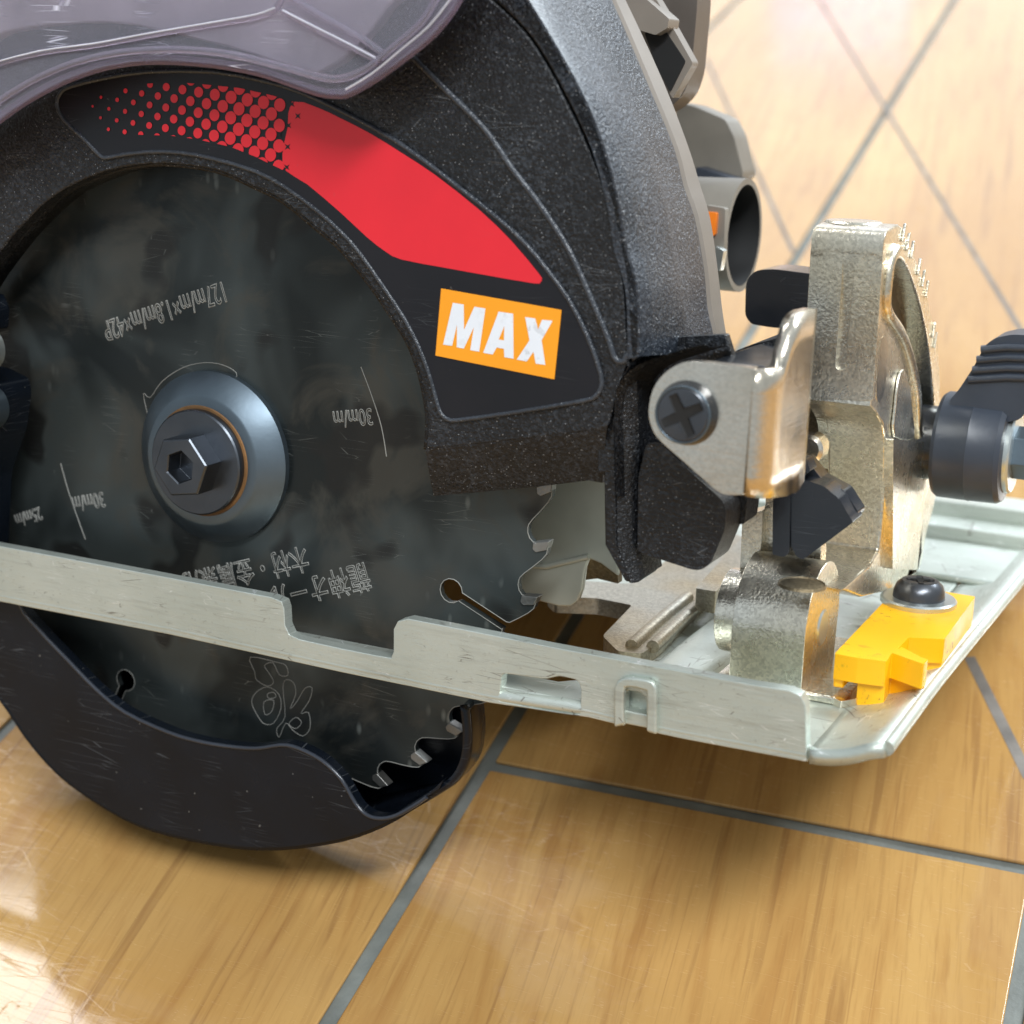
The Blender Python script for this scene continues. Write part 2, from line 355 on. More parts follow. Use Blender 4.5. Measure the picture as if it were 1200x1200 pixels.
# ------------------------------------------------------------------ the floor
floor = bpy.data.objects.new("floor", None); C.objects.link(floor); floor['kind'] = 'structure'
def floor_mesh(name, polys, z, mat, parent, h=0, bevel=0):
    bm = bmesh.new()
    for p in polys:
        f = bm.faces.new([bm.verts.new((q[0], q[1], z)) for q in p])
    bm.normal_update()
    for f in bm.faces:
        if f.normal.z < 0: f.normal_flip()
    if h:
        r = bmesh.ops.extrude_face_region(bm, geom=bm.faces[:])
        for g in r['geom']:
            if isinstance(g, bmesh.types.BMVert): g.co.z -= h
    return finish(name, bm, mat, parent, bevel)
a1, a2 = onfloor(400, 1167), onfloor(607, 830)
GD = (a2 - a1); GD.z = 0; GD.normalize()             # direction of the long joints
GP = Vector((GD.y, -GD.x, 0))                        # across them, to the right
def wood():
    k = N("wood_print_floor_tile"); 
    ang = math.atan2(GD.y, GD.x)
    g = k.n('ShaderNodeNewGeometry'); info = k.n('ShaderNodeObjectInfo')
    off = k.n('ShaderNodeVectorMath'); off.operation = 'ADD'; sc = k.n('ShaderNodeVectorMath'); sc.operation = 'SCALE'; sc.inputs['Scale'].default_value = 3.7
    cx = k.n('ShaderNodeCombineXYZ'); k.l(info.outputs['Random'], cx.inputs[0]); k.l(info.outputs['Random'], cx.inputs[1]); k.l(cx.outputs[0], sc.inputs[0])
    vr = k.n('ShaderNodeVectorRotate'); vr.rotation_type = 'Z_AXIS'; vr.inputs['Angle'].default_value = -ang - .10; k.l(g.outputs['Position'], vr.inputs['Vector'])
    k.l(vr.outputs[0], off.inputs[0]); k.l(sc.outputs[0], off.inputs[1]); P = off.outputs[0]
    def st(x, y):
        m_ = k.n('ShaderNodeMapping'); m_.inputs['Scale'].default_value = (x, y, 1); k.l(P, m_.inputs[0]); return m_.outputs[0]
    broad = k.noise(st(6, 22), 1, 3, .5, .5)
    streak = k.noise(st(8, 80), 1, 4, .6, 2.0)
    thin = k.noise(st(14, 480), 1, 3, .6, .9)
    pore = k.noise(st(70, 1100), 1, 3, .6)
    c = k.mix(k.ramp(broad, [(.30, 0), (.70, 1)]), (.40, .215, .066), (.52, .315, .112))
    c = k.mix(k.ramp(streak, [(.50, 0), (.70, .55)]), c, (.31, .14, .040))
    c = k.mix(k.ramp(k.noise(st(16, 60), 1, 3, .6, 1.5), [(.64, 0), (.74, .35)]), c, (.25, .11, .035))
    c = k.mix(k.ramp(thin, [(.55, 0), (.68, .5)]), c, (.23, .11, .04))
    c = k.mix(k.ramp(pore, [(.50, 0), (.75, .35)]), c, (.28, .14, .045))
    # a web of fine scuffs that shows in the glare
    co = k.n('ShaderNodeTexCoord').outputs['Object']
    scs = None
    for s_, r_ in ((70, .3), (95, 1.3), (60, 2.2)):
        mp = k.n('ShaderNodeMapping'); mp.inputs['Rotation'].default_value = (0, 0, r_); mp.inputs['Scale'].default_value = (1, 7, 1); k.l(g.outputs['Position'], mp.inputs[0])
        v = k.n('ShaderNodeTexVoronoi'); v.feature = 'DISTANCE_TO_EDGE'; v.inputs['Scale'].default_value = s_ * .8; k.l(mp.outputs[0], v.inputs['Vector'])
        ln = k.ramp(v.outputs[0], [(0, 1), (.022, 0)]); scs = ln if scs is None else k.mix(1.0, scs, ln, 'ADD')
    rg = k.mix(k.mix(.42, (0, 0, 0), scs), k.ramp(k.noise(g.outputs['Position'], 30, 3), [(.3, .07), (.7, .12)]), (.5, .5, .5))
    bm = k.bump(pore, .05, .0002); bm = k.bump(k.noise(g.outputs['Position'], 18, 2), .05, .002, bm); bm = k.bump(scs, -.10, .0001, bm)
    return k.set(Base_Color=c, Roughness=rg, Normal=bm, Specular_IOR_Level=.6)
M['wood'] = wood()
def scuff(m, amt=.5):
    k = N.__new__(N); k.m = m; k.t = m.node_tree; k.b = k.t.nodes['Principled BSDF']
    old = k.b.inputs['Base Color'].links[0].from_socket; co = k.coord()
    a = scratches(k, co, 40, (.2, .5, .1), .010); b = scratches(k, co, 65, (.1, -.9, .3), .010)
    c = k.mix(k.mix(1.0, a, (amt,) * 3, 'MULTIPLY'), old, (.16, .17, .18)); c = k.mix(k.mix(1.0, b, (amt,) * 3, 'MULTIPLY'), c, (.14, .15, .16))
    d = k.ramp(k.noise(co, 700, 2, .7), [(.73, 0), (.77, 1)]); c = k.mix(k.mix(1.0, d, (amt,) * 3, 'MULTIPLY'), c, (.20, .19, .17)); k.l(c, k.b.inputs['Base Color'])
scuff(M['guard'], .6); scuff(M['satin'], .3); scuff(M['rubber'], .4); scuff(M['red'], .08)
M['grout'] = plain("grey_green_joint_filler", (.155, .165, .15), .65, bump=.7, bscale=900, var=.3)
M['seamline'] = plain("faded_blue_grey_seam", (.17, .15, .13), .5, bump=.3, bscale=900, var=.4)
G0 = onfloor(569, 895)
def gp(s, t): return G0 + GD * s + GP * t            # s along, t across (mm)
def gst(p): d = p - G0; return d.dot(GD), d.dot(GP)
floor_mesh("grout", [[gp(-900, -1500), gp(3500, -1500), gp(3500, 2500), gp(-900, 2500)]], -.9, 'grout', floor)
t3 = gst(onfloor(1192, 1172))[1]; tl = gst(onfloor(7, 853))[1]
W = 100.0
GAP = 1.45
cols = [tl, 0.0, t3]
while cols[-1] < 1800: cols.append(cols[-1] + (t3 - 0))
while cols[0] > -1100: cols.insert(0, cols[0] - (0 - tl))
LT = 1500.0
for i in range(len(cols) - 1):
    t0, t1 = cols[i], cols[i + 1]
    shift = 0.0 if abs(t0) < 1e-6 else 900.0
    k0 = -2
    s0 = -LT * 2 + shift
    while s0 < 3000:
        s1 = s0 + LT
        floor_mesh("floor_tile", [[gp(s0 + GAP, t0 + GAP), gp(s1 - GAP, t0 + GAP), gp(s1 - GAP, t1 - GAP), gp(s0 + GAP, t1 - GAP)]], 0, 'wood', floor, h=.88, bevel=.35)
        s0 = s1
for a, b, wd in (((828, 70), (930, 296), 1.5), ((1136, 770), (1206, 912), 2.2), ((955, -8), (1199, 391), 1.6)):
    p, q = onfloor(*a), onfloor(*b); d = (q - p).normalized(); nrm = Vector((d.y, -d.x, 0)) * wd * .5
    floor_mesh("worn_seam", [[p - nrm, p + nrm, q + nrm, q - nrm]], .06, 'seamline', floor)

# ------------------------------------------------------------------ the saw
saw = bpy.data.objects.new("circular_saw", None); C.objects.link(saw)
saw.location = (0, 0, REST * S); saw.rotation_euler = Q.to_euler()
saw['label'] = "black circular saw with red printed guard, dark blade and zinc base plate"
saw['category'] = "circular saw"

# --- blade ---------------------------------------------------------------
RB = 63.5; TH0 = .0592; STEP = 2 * math.pi / 42
def pol(r, a, y=0): return Vector((r * math.cos(a), y, r * math.sin(a)))
slot_c = on(527, 697, 0); slot_e = on(592, 741, 0); slot_a = math.atan2(slot_e.z, slot_e.x); 
slot2 = on(150, 790, 0)
slot_tooth = round((TH0 - slot_a) / STEP - .80)
slot_second = (slot_tooth + round((slot_a - math.atan2(slot2.z, slot2.x)) / STEP)) % 42
outline = []
for k in range(42):
    a = TH0 - k * STEP                                  # tip of tooth k, face looks anticlockwise (up at the front)
    prof = [(RB - .15, .02), (RB - .25, .24), (RB - .9, .36), (RB - 2.2, .54), (RB - 3.3, .69), (RB - 3.9, .80), (RB - 4.0, .86), (RB - 3.95, .95), (RB - 3.5, 1.045), (RB - 2.8, 1.10), (RB - 2.2, 1.09)]
    for r, fr in prof:
        if k in (slot_tooth % 42, slot_second) and abs(fr - .80) < .01:
            # expansion slot with its stop hole
            sa = a - .80 * STEP; rh = 2.05; rc_ = slot_c.length if k == slot_tooth % 42 else slot_c.length
            ha = math.atan2(slot_c.z, slot_c.x) - slot_a + sa if k == slot_tooth % 42 else sa
            hc = pol(rc_, ha); en = pol(RB - 3.9, sa); d = (en - hc).normalized(); nn = Vector((-d.z, 0, d.x)); hw = .8
            outline.append(en + nn * hw)
            a0 = math.asin(hw / rh)
            for q in range(13):
                an = a0 + (2 * math.pi - 2 * a0) * q / 12
                outline.append(hc + d * (rh * math.cos(an)) + nn * (rh * math.sin(an)))
            outline.append(en - nn * hw)
        else: outline.append(pol(r, a - fr * STEP))
worn = [p + Vector((0, -.03, 0)) for p in outline]
blade = slab("blade", [[p + Vector((0, 0, 0)) for p in outline]], (0, 1.3, 0), 'blade', saw, .12, 1)
for k in range(42):
    a = TH0 - k * STEP
    pts = [pol(RB, a), pol(RB - .25, a - .17 * STEP), pol(RB - 2.0, a - .26 * STEP), pol(RB - 2.7, a - .22 * STEP), pol(RB - 2.75, a - .10 * STEP)]
    slab("carbide_tip", [[p + Vector((0, -.35, 0)) for p in pts]], (0, 2.0, 0), 'carbide', blade, .15, 1)
tube("worn_edge", worn, .085, 'etch', blade, 5, True)
def etched(txt, c, ang, size, sx=1.0, spacing=1.0):
    cu = bpy.data.curves.new("etching", 'FONT'); cu.body = txt; cu.size = size * S; cu.align_x = 'CENTER'; cu.align_y = 'CENTER'
    cu.fill_mode = 'NONE'; cu.bevel_depth = .10 * S; cu.bevel_resolution = 0; cu.resolution_u = 3; cu.space_character = spacing
    t = bpy.data.objects.new("tmp", cu); C.objects.link(t)
    bpy.context.view_layer.update()
    me = bpy.data.meshes.new_from_object(t.evaluated_get(bpy.context.evaluated_depsgraph_get()))
    bpy.data.objects.remove(t)
    me.materials.clear(); me.materials.append(M['etch'])
    o = bpy.data.objects.new("etched_text", me); C.objects.link(o); o.parent = blade
    o.matrix_local = Matrix.Translation(c * S) @ Matrix.Rotation(-ang, 4, 'Y') @ Matrix.Rotation(math.pi / 2, 4, 'X') @ Matrix.Diagonal((sx, 1, 1, 1))
def etch_px(txt, p_start, p_end, size, sx=1, spacing=1):
    """text running from p_start (first letter) to p_end on the blade's face"""
    a, b = on(*p_start, -.03), on(*p_end, -.03)
    etched(txt, (a + b) / 2, math.atan2(b.z - a.z, b.x - a.x), size, sx, spacing)
etch_px("127m/m×1.8m/m×42P", (270, 338), (118, 389), 4.9, .62)
etch_px("30m/m", (437, 487), (390, 491), 3.9, .7)
etch_px("30m/m", (123, 584), (84, 591), 3.9, .7)
etch_px("25m/m", (50, 600), (16, 611), 3.4, .7)
etch_px("木材・金属兼用", (359, 652), (216, 684), 4.9, .80)
etch_px("龍神オールー", (424, 674), (300, 704), 5.3, .80)
for loop in (((645, 670), (660, 635), (700, 615), (740, 640), (748, 690), (722, 742), (690, 745), (668, 720)),
             ((688, 668), (722, 662), (716, 700), (692, 712)),
             ((755, 620), (765, 590), (792, 600), (800, 640), (780, 692), (805, 665), (832, 620), (857, 618), (848, 662), (818, 708), (845, 705), (850, 760), (825, 787), (790, 768), (765, 742), (742, 792), (733, 762), (762, 720)),
             ((640, 510), (655, 560), (662, 590), (700, 612), (722, 598), (705, 565), (690, 540), (720, 530), (742, 572), (772, 574), (765, 540), (732, 528)),
             ((700, 640), (722, 634), (730, 650), (706, 656)), ((776, 745), (800, 722), (820, 740), (800, 762))):
    pts = [on(80 + x / 3, 600 + y / 3, -.03) for x, y in loop]
    tube("etched_brush_mark", smoothline(pts, 3, True), .075, 'etch', blade, 5, True)
tube("etched_line", smoothline([on(x, y, -.03) for x, y in ((423, 430), (435, 462), (447, 500), (453, 535))], 4), .10, 'etch', blade, 5)
tube("etched_line", smoothline([on(x, y, -.03) for x, y in ((71, 543), (80, 575), (91, 607), (100, 632))], 4), .10, 'etch', blade, 5)
tube("etched_line", smoothline([on(x, y, -.03) for x, y in ((174, 490), (168, 461), (176, 466), (190, 447), (214, 431), (240, 425), (262, 428), (277, 437), (275, 447))], 3), .07, 'etch', blade, 5)

# --- arbor flange and bolt
fl = lathe("outer_flange", [(14.9, -.02), (14.9, -1.2), (14.4, -1.7), (11.4, -4.2), (10.9, -4.4), (9.3, -4.4)], (0, 0, 0), 'y', 'steelblue', saw, 96)
lathe("rust_ring", [(9.55, -4.41), (9.4, -4.6), (8.9, -4.6)], (0, 0, 0), 'y', 'rust', fl, 64)
bolt = lathe("arbor_bolt", [(9.0, -4.4), (9.0, -5.9), (8.75, -6.15), (0.001, -6.2)], (0, 0, 0), 'y', 'steelbolt', saw, 72)
def hexring(r, y, rot, n=6): return [Vector((r * math.cos(rot + i * 2 * math.pi / n), y, r * math.sin(rot + i * 2 * math.pi / n))) for i in range(n)]
HR = .16
bm = bmesh.new()
rings = [hexring(5.5, -6.1, HR), hexring(5.5, -10.0, HR), hexring(5.15, -10.3, HR), hexring(3.0, -10.3, HR + .25), hexring(2.75, -10.0, HR + .25), hexring(2.7, -7.0, HR + .25)]
RR = [[bm.verts.new(p) for p in r] for r in rings]
for a, b in zip(RR, RR[1:]):
    for i in range(6): bm.faces.new((a[i], a[(i + 1) % 6], b[(i + 1) % 6], b[i]))
bm.faces.new(RR[-1])
finish("hex_head", bm, 'steelbolt', bolt, .12, 2)

# --- inner steel plate behind the blade, seen through the window
slab("inner_plate", [plane([(540, 520), (724, 520), (724, 676), (704, 661), (690, 655), (686, 665), (683, 690), (678, 703), (668, 711), (655, 711), (613, 700), (540, 680)], 14)], (0, 1.2, 0), 'innerplate', saw, .4)
tube("plate_step", plane([(600, 660), (640, 664), (690, 652)], 13.9), .5, 'innerplate', saw, 8)

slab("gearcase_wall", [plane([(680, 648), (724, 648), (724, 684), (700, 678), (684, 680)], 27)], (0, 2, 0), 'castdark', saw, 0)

# --- upper guard -----------------------------------------------------------
guard = bpy.data.objects.new("upper_guard", None); C.objects.link(guard); guard.parent = saw
open_px = [(-60, 400), (-30, 338), (0, 295), (25, 265), (62, 230), (100, 210), (140, 197), (190, 192), (253, 200), (300, 220), (333, 237), (377, 273), (400, 293), (433, 333), (460, 373), (477, 400), (490, 433), (498, 467), (501, 495), (499, 527)]
open_s = smoothline([Vector(p) for p in open_px], 3)
groove_px = [(738, 430), (735, 400), (730, 333), (720, 277), (707, 220), (683, 160), (650, 93), (617, 40), (577, 0), (530, -38), (470, -75), (380, -110), (280, -125), (150, -115), (40, -75), (-60, 0)]
groove_s = smoothline([Vector(p) for p in groove_px], 3)
face_px = open_s + [Vector(p) for p in ((560, 521), (640, 512), (690, 506), (712, 500), (721, 470), (728, 446))] + groove_s + [Vector((-60, 200))]
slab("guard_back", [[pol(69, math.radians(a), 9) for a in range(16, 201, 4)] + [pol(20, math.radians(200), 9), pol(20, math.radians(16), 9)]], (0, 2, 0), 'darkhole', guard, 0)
slab("guard_face", [plane(face_px, -11.0)], (0, 3, 0), 'black', guard, .45, 3)
# inward wall of the opening
lofted("opening_wall", [plane(open_s, -8.2), [p + Vector((0, 6.2, 0)) for p in plane(open_s, -8.2)]], 'black', guard, thick=.8)
# outer rim ring, the broad edge band and the magnesium housing behind it
fe_px = [(748, 418), (750, 392), (747, 333), (733, 283), (725, 233), (707, 167), (677, 97), (620, 0), (590, -38), (520, -85), (400, -130)]
gi_px = [(740, 426), (737, 400), (733, 333), (723, 277), (710, 220), (686, 160), (653, 93), (620, 40), (580, 0), (535, -42), (420, -100)]
fs, gs = smoothline([Vector(p) for p in fe_px], 3), smoothline([Vector(p) for p in gi_px], 3)
slab("rim_ring", [plane(gs + fs[::-1], -11.3)], (0, 3, 0), 'black', guard, .35, 2)
be_px = [(838, 415), (836, 392), (829, 360), (825, 315), (814, 255), (801, 218), (790, 174), (761, 103), (717, 0), (690, -50), (600, -110)]
bs = smoothline([Vector(p) for p in be_px], 3)
B0 = plane(fs, -11.3); B2 = plane(bs, 14)
def shrink(P, d):                                          # pull towards the blade centre
    return [p - Vector((p.x, 0, p.z)).normalized() * d for p in P]
mid1 = [a.lerp(b, .10) + Vector((a.x, 0, a.z)).normalized() * .7 for a, b in zip(B0, B2)]
mid2 = [a.lerp(b, .5) + Vector((a.x, 0, a.z)).normalized() * 1.1 for a, b in zip(B0, B2)]
mid3 = [a.lerp(b, .62) + Vector((a.x, 0, a.z)).normalized() * .5 for a, b in zip(B0, B2)]
mid4 = [a.lerp(b, .93) + Vector((a.x, 0, a.z)).normalized() * .6 for a, b in zip(B0, B2)]
lofted("rim_band", [shrink(B0, 2), B0, mid1, mid2, mid3, mid4, B2, shrink(B2, 3)], 'rimblack', guard, smooth=45)
se_px = [(858, 430), (851, 392), (846, 360), (841, 315), (832, 255), (819, 212), (806, 170), (777, 95), (733, 0), (706, -50), (616, -110)]
ss = smoothline([Vector(p) for p in se_px], 3)
housing = slab("gear_housing", [plane(smoothline([Vector(p) for p in be_px], 3) + [Vector((500, -60)), Vector((640, 150)), Vector((700, 400))], 14.2)], (0, 2, 0), 'taupe', saw, .3)
H0 = plane(bs, 14.1); H1 = plane(ss, 18.5)
lofted("housing_edge", [shrink(H0, 4), H0, [a.lerp(b, .12) + Vector((.35, 0, .1)) for a, b in zip(H0, H1)], H1, shrink(H1, 6)], 'taupe', housing, smooth=30)
# ridge and recessed print panel
ridge_px = [(470, 52), (480, 63), (517, 100), (567, 150), (600, 197), (633, 240), (667, 293), (693, 350), (713, 397), (719, 416), (724, 423), (731, 423), (735, 415)]
tube("ridge", plane(smoothline([Vector(p) for p in ridge_px], 4), -10.9), .5, 'bead', guard, 8)
panel_px = [(72, 108), (67, 122), (75, 140), (98, 162), (116, 181), (124, 185), (140, 182), (175, 178), (212, 179), (250, 186), (300, 201), (335, 220), (372, 247), (400, 272), (422, 297), (450, 337), (475, 375), (493, 411), (505, 445), (513, 474), (518, 486), (527, 492), (540, 492), (605, 483), (682, 470), (697, 465), (704, 455), (704, 438), (688, 393), (667, 352), (644, 320), (618, 288), (587, 259), (533, 216), (467, 167), (400, 130), (350, 107), (310, 95), (250, 84), (175, 84), (125, 91), (84, 101)]
panel_s = smoothline([Vector(p) for p in panel_px], 2, True)
pc = plane(panel_s, -11.25)
slab("print_panel", [pc], (0, .3, 0), 'satin', guard, .1, 1)
tube("panel_bead", plane(panel_s, -11.15), .38, 'bead', guard, 8, True)
YP = -11.33
red_px = [(342, 119), (372, 126), (400, 139), (435, 157), (472, 180), (510, 205), (563, 247), (600, 283), (631, 320), (635, 327), (633, 331), (625, 332), (567, 322), (517, 313), (470, 304), (452, 295), (430, 278), (400, 250), (360, 216), (335, 200), (331, 180), (337, 150)]
sheet("red_print", [plane(smoothline([Vector(p) for p in red_px], 2, True), YP)], 'red', guard)
top_b = [(90, 118), (98, 112), (135, 104), (160, 99), (200, 96), (230, 98), (280, 103), (320, 112), (350, 121)]
bot_b = [(90, 118), (98, 128), (125, 165), (150, 158), (170, 158), (200, 159), (230, 163), (270, 172), (300, 184), (345, 206)]
def yat(b, x):
    for (x0, y0), (x1, y1) in zip(b, b[1:]):
        if x0 <= x <= x1: return y0 + (y1 - y0) * (x - x0) / (x1 - x0)
    return 0
bm = bmesh.new()
for i in range(-2, 20):
    for j in range(-6, 12):
        x = 288.8 + (-19.0) * (i - 2) + (-9.25) * j; y = 165 + (-3.0) * (i - 2) + (-13.5) * j
        if not (95 < x < 335): continue
        r = min(7.3, .9 + (x - 95) * .036)
        if y + r < yat(top_b, x) or y - r > yat(bot_b, x): continue
        ring = []
        for q in range(16):
            a = 2 * math.pi * q / 16; X = x + r * .9 * math.cos(a); Y = y + r * 1.07 * math.sin(a)
            Y = max(min(Y, yat(bot_b, X)), yat(top_b, X)); ring.append((X, Y))
        if max(p[1] for p in ring) - min(p[1] for p in ring) < 1: continue
        vs = []
        for p in ring:
            v = on(p[0], p[1], YP - .02)
            if not vs or (vs[-1].co - v).length > .02: vs.append(bm.verts.new(v))
        if len(vs) > 4:
            try: bm.faces.new(vs)
            except Exception: pass
dots = finish("red_dots", bm, 'red', guard)
bm = bmesh.new()
for x, y in ((349, 136), (338, 147), (327, 158), (337, 172), (326, 183), (336, 196), (342, 122)):
    for rot in (0,):
        pr = [(x + (4.6 if q % 2 == 0 else 1.5) * math.cos(q * math.pi / 4 + math.pi / 4), y + (4.8 if q % 2 == 0 else 1.5) * math.sin(q * math.pi / 4 + math.pi / 4)) for q in range(8)]
        bm.faces.new([bm.verts.new(on(*p, YP - .04)) for p in pr])
finish("print_gaps", bm, 'satin', guard)
def zz(p): return (450 + p[0] / 3.871, 300 + p[1] / 3.871)
badge = slab("orange_badge", [plane([zz(p) for p in ((258, 147), (805, 245), (772, 560), (232, 452))], -11.42)], (0, .14, 0), 'orange', guard, .05, 1)
letters = {'M': [[(312, 212), (362, 220), (363, 335), (410, 230), (460, 238), (432, 434), (391, 427), (408, 322), (362, 420), (330, 414), (331, 312), (309, 408), (268, 402)]],
           'A': [[(520, 252), (586, 262), (588, 466), (546, 459), (544, 421), (511, 415), (493, 447), (450, 439)], [(546, 318), (544, 383), (520, 379)]],
           'X': [[(640, 277), (686, 283), (699, 333), (717, 289), (765, 294), (715, 382), (732, 494), (688, 488), (678, 434), (648, 478), (602, 470), (660, 383)]]}
for k_, lps in letters.items():
    sheet("badge_letter", [plane([zz(p) for p in lp], -11.46) for lp in lps], 'white', badge)

# lower beam: the face turns under (chamfer), then the window edge
A = [(499, 526), (560, 520), (640, 511), (690, 505), (712, 499)]; Bp = [(508, 581), (560, 577), (640, 569), (690, 563), (706, 566)]
A3, B3 = plane(A, -10.9), plane(Bp, -7.0)
lofted("beam_chamfer", [[p + Vector((0, 2, 1)) for p in A3], A3, [a.lerp(b, .12) + Vector((0, -.25, 0)) for a, b in zip(A3, B3)], B3, [p + Vector((0, 9, .4)) for p in B3]], 'black', guard, smooth=25, bevel=.0)
col_px = [(706, 562), (707, 640), (731, 682), (740, 684), (752, 681), (753, 650), (760, 560), (760, 500), (700, 496)]
# column: outer flank, ridge and foot
slab("column", [plane([(707, 556), (708, 637), (733, 683), (741, 682), (724, 640), (722, 560), (721, 505), (722, 480), (700, 490), (700, 556)], -9.6)], (0, 7, 0), 'lug', guard, .5, 3)
E1 = plane([(721, 450), (722, 540), (724, 640), (740, 683)], -9.7)
E2 = plane([(746, 440), (749, 520), (750, 640), (756, 676)], -7.6)
lofted("column_flank", [E1, [a.lerp(b, .55) + Vector((.2, -.3, 0)) for a, b in zip(E1, E2)], E2, [p + Vector((0, 7, 0)) for p in E2]], 'lug', guard, smooth=30)
# recess round the bracket: back wall and sweeping side wall
rw_px = [(826, 404), (810, 407), (780, 416), (747, 428), (727, 447), (721, 463), (720, 497), (722, 580)]
rw = smoothline([Vector(p) for p in rw_px], 3)
W0 = plane(rw, -11.2); W1 = [p + Vector((0, 9.5, 0)) for p in W0]
lofted("recess_wall", [W0, [p + Vector((.5, 1.2, -.5)) for p in W0], [p + Vector((1.5, 9.5, -1.0)) for p in W0]], 'lug', guard, smooth=60)
slab("recess_back", [plane([(708, 400), (850, 392), (862, 430), (862, 600), (730, 620), (716, 560)], -1)], (0, 2, 0), 'lug', guard, .3)
lug_px = roundpoly([(757, 520), (772, 517), (800, 545), (846, 586), (851, 598), (849, 622), (833, 660), (822, 668), (812, 668), (756, 650), (747, 645), (748, 560)], 5)
slab("support_lug", [plane(lug_px, -9)], (0, 8, 0), 'lug', guard, 1.5, 4)
slab("lug_shadow_block", [plane(roundpoly([(835, 570), (880, 560), (872, 615), (845, 612)], 4), -2)], (0, 6, 0), 'lug', guard, .6)
slab("lug_foot", [plane(roundpoly([(733, 640), (760, 640), (757, 672), (750, 682), (737, 684)], 4), -5.5)], (0, 6, 0), 'lug', guard, .8)

# --- lower guard -------------------------------------------------------------
lg = bpy.data.objects.new("lower_guard", None); C.objects.link(lg); lg.parent = saw
outer_px = [(-90, 500), (-75, 640), (-45, 745), (10, 830), (43, 877), (83, 917), (147, 958), (200, 977), (267, 990), (327, 993), (400, 983), (450, 965), (485, 944), (514, 925)]
inner_px = [(519, 914), (500, 932), (477, 947), (460, 955), (444, 957), (430, 953), (417, 940), (400, 911), (377, 889), (350, 875), (330, 871), (300, 875), (263, 872), (230, 866), (197, 856), (147, 833), (113, 806), (80, 772), (45, 735), (20, 700), (-10, 600), (-20, 500)]
os_, is_ = smoothline([Vector(p) for p in outer_px], 3), smoothline([Vector(p) for p in inner_px], 3)
slab("front_lip", [plane(os_ + is_, -8.0)], (0, 2.2, 0), 'guard', lg, 1.0, 4)
tube("lip_edge", plane([p + Vector((0, 2)) for p in is_][3:], -8.0), .36, 'gloss', lg, 8)
rim_f = outer_px[:-1] + [(514, 925), (533, 911), (544, 888), (546, 858), (543, 826)]
rim_b = [(-60, 500), (-50, 620), (-20, 730), (40, 800), (72, 840), (110, 878), (165, 916), (212, 934), (275, 947), (335, 952), (405, 944), (455, 932), (494, 924), (524, 917), (546, 902), (561, 880), (565, 850), (561, 812)]
rf, rb = smoothline([Vector(p) for p in rim_f], 3), smoothline([Vector(p) for p in rim_b], 3)
RF, RBK = plane(rf, -7.2), plane(rb, 10)
lofted("rim_wall", [RF, [a.lerp(b, .15) + Vector((a.x, 0, a.z)).normalized() * .3 for a, b in zip(RF, RBK)], [a.lerp(b, .6) for a, b in zip(RF, RBK)], RBK], 'guard', lg, thick=1.1, smooth=70)
slab("back_wall", [plane(rb, 9.6) + [on(480, 740, 9.6), on(100, 620, 9.6)]], (0, 1.4, 0), 'guard', lg, .2, 2)
# mechanism block at the far left
slab("pivot_block", [plane(roundpoly([(-60, 425), (8, 430), (34, 443), (37, 460), (32, 500), (14, 552), (10, 640), (-60, 640)], 5), -6)], (0, -7, 0), 'guard', lg, .9, 3)
slab("pivot_step", [plane(roundpoly([(-60, 340), (4, 344), (11, 360), (10, 385), (-60, 380)], 4), -6)], (0, -7, 0), 'guard', lg, .9, 3)
lathe("pivot_pin", [(0.001, -4), (3.4, -4), (3.8, -3.4), (3.8, 0)], on(-14, 408, -15), 'y', 'washer', lg, 32)
lathe("pivot_screw", [(0.001, -3), (3.4, -3), (3.8, -2.4), (3.8, 0)], on(-9, 476, -13.2), 'y', 'steelblue', lg, 32)

# --- clear dust cover -----------------------------------------------------------
dc = bpy.data.objects.new("dust_cover", None); C.objects.link(dc); dc.parent = saw
dcb = [(-80, 210), (-30, 163), (0, 140), (25, 122), (62, 101), (100, 85), (140, 75), (187, 71), (250, 75), (300, 84), (335, 95), (372, 108), (395, 111), (410, 109), (440, 92), (477, 65), (510, 37), (537, 0), (560, -50)]
ds = smoothline([Vector(p) for p in dcb], 3)
D0 = plane(ds, -21)
def inset_px(P, dx, dy): return [Vector((p[0] + dx, p[1] + dy)) for p in P]
top = [Vector((400, -190)), Vector((100, -230)), Vector((-120, -120))]
slab("cover_shell", [plane(ds + top, -21)], (0, 1.6, 0), 'cover', dc, .6, 3)
# rolled lower edge and side wall running back to the guard
lofted("cover_edge", [plane(ds, -20.4), plane(inset_px(ds, 1, -1), -18), plane(inset_px(ds, 2, -2), -12.5)], 'coveredge', dc, thick=1.2, smooth=60)
bead2 = [(-60, 172), (0, 118), (60, 84), (120, 65), (187, 58), (260, 62), (330, 78), (375, 90), (400, 92), (430, 80), (465, 52), (495, 25), (515, -8)]
tube("cover_bead", plane(smoothline([Vector(p) for p in bead2], 4), -21.4), .55, 'cover', dc, 8)
for ln in (((-20, 80), (45, 62), (110, 53), (175, 41), (250, 28), (300, 19), (322, 11), (334, -10)),
           ((330, 12), (360, 28), (410, 54), (445, 72)), ((336, -6), (380, 20), (420, 42), (448, 62))):
    tube("cover_rib", plane(smoothline([Vector(p) for p in ln], 3), -21.3), .5, 'cover', dc, 8)
M['glint'] = plain("painted_edge_highlight", (.62, .62, .70), .35)  # pale colour for highlight lines painted along the cover's ribs and edge
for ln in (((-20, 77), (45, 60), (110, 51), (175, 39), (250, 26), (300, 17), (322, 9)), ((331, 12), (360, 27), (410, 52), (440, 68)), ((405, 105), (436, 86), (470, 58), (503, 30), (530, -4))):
    tube("edge_highlight", plane(smoothline([Vector(p) for p in ln], 3), -21.75), .13, 'glint', dc, 6)
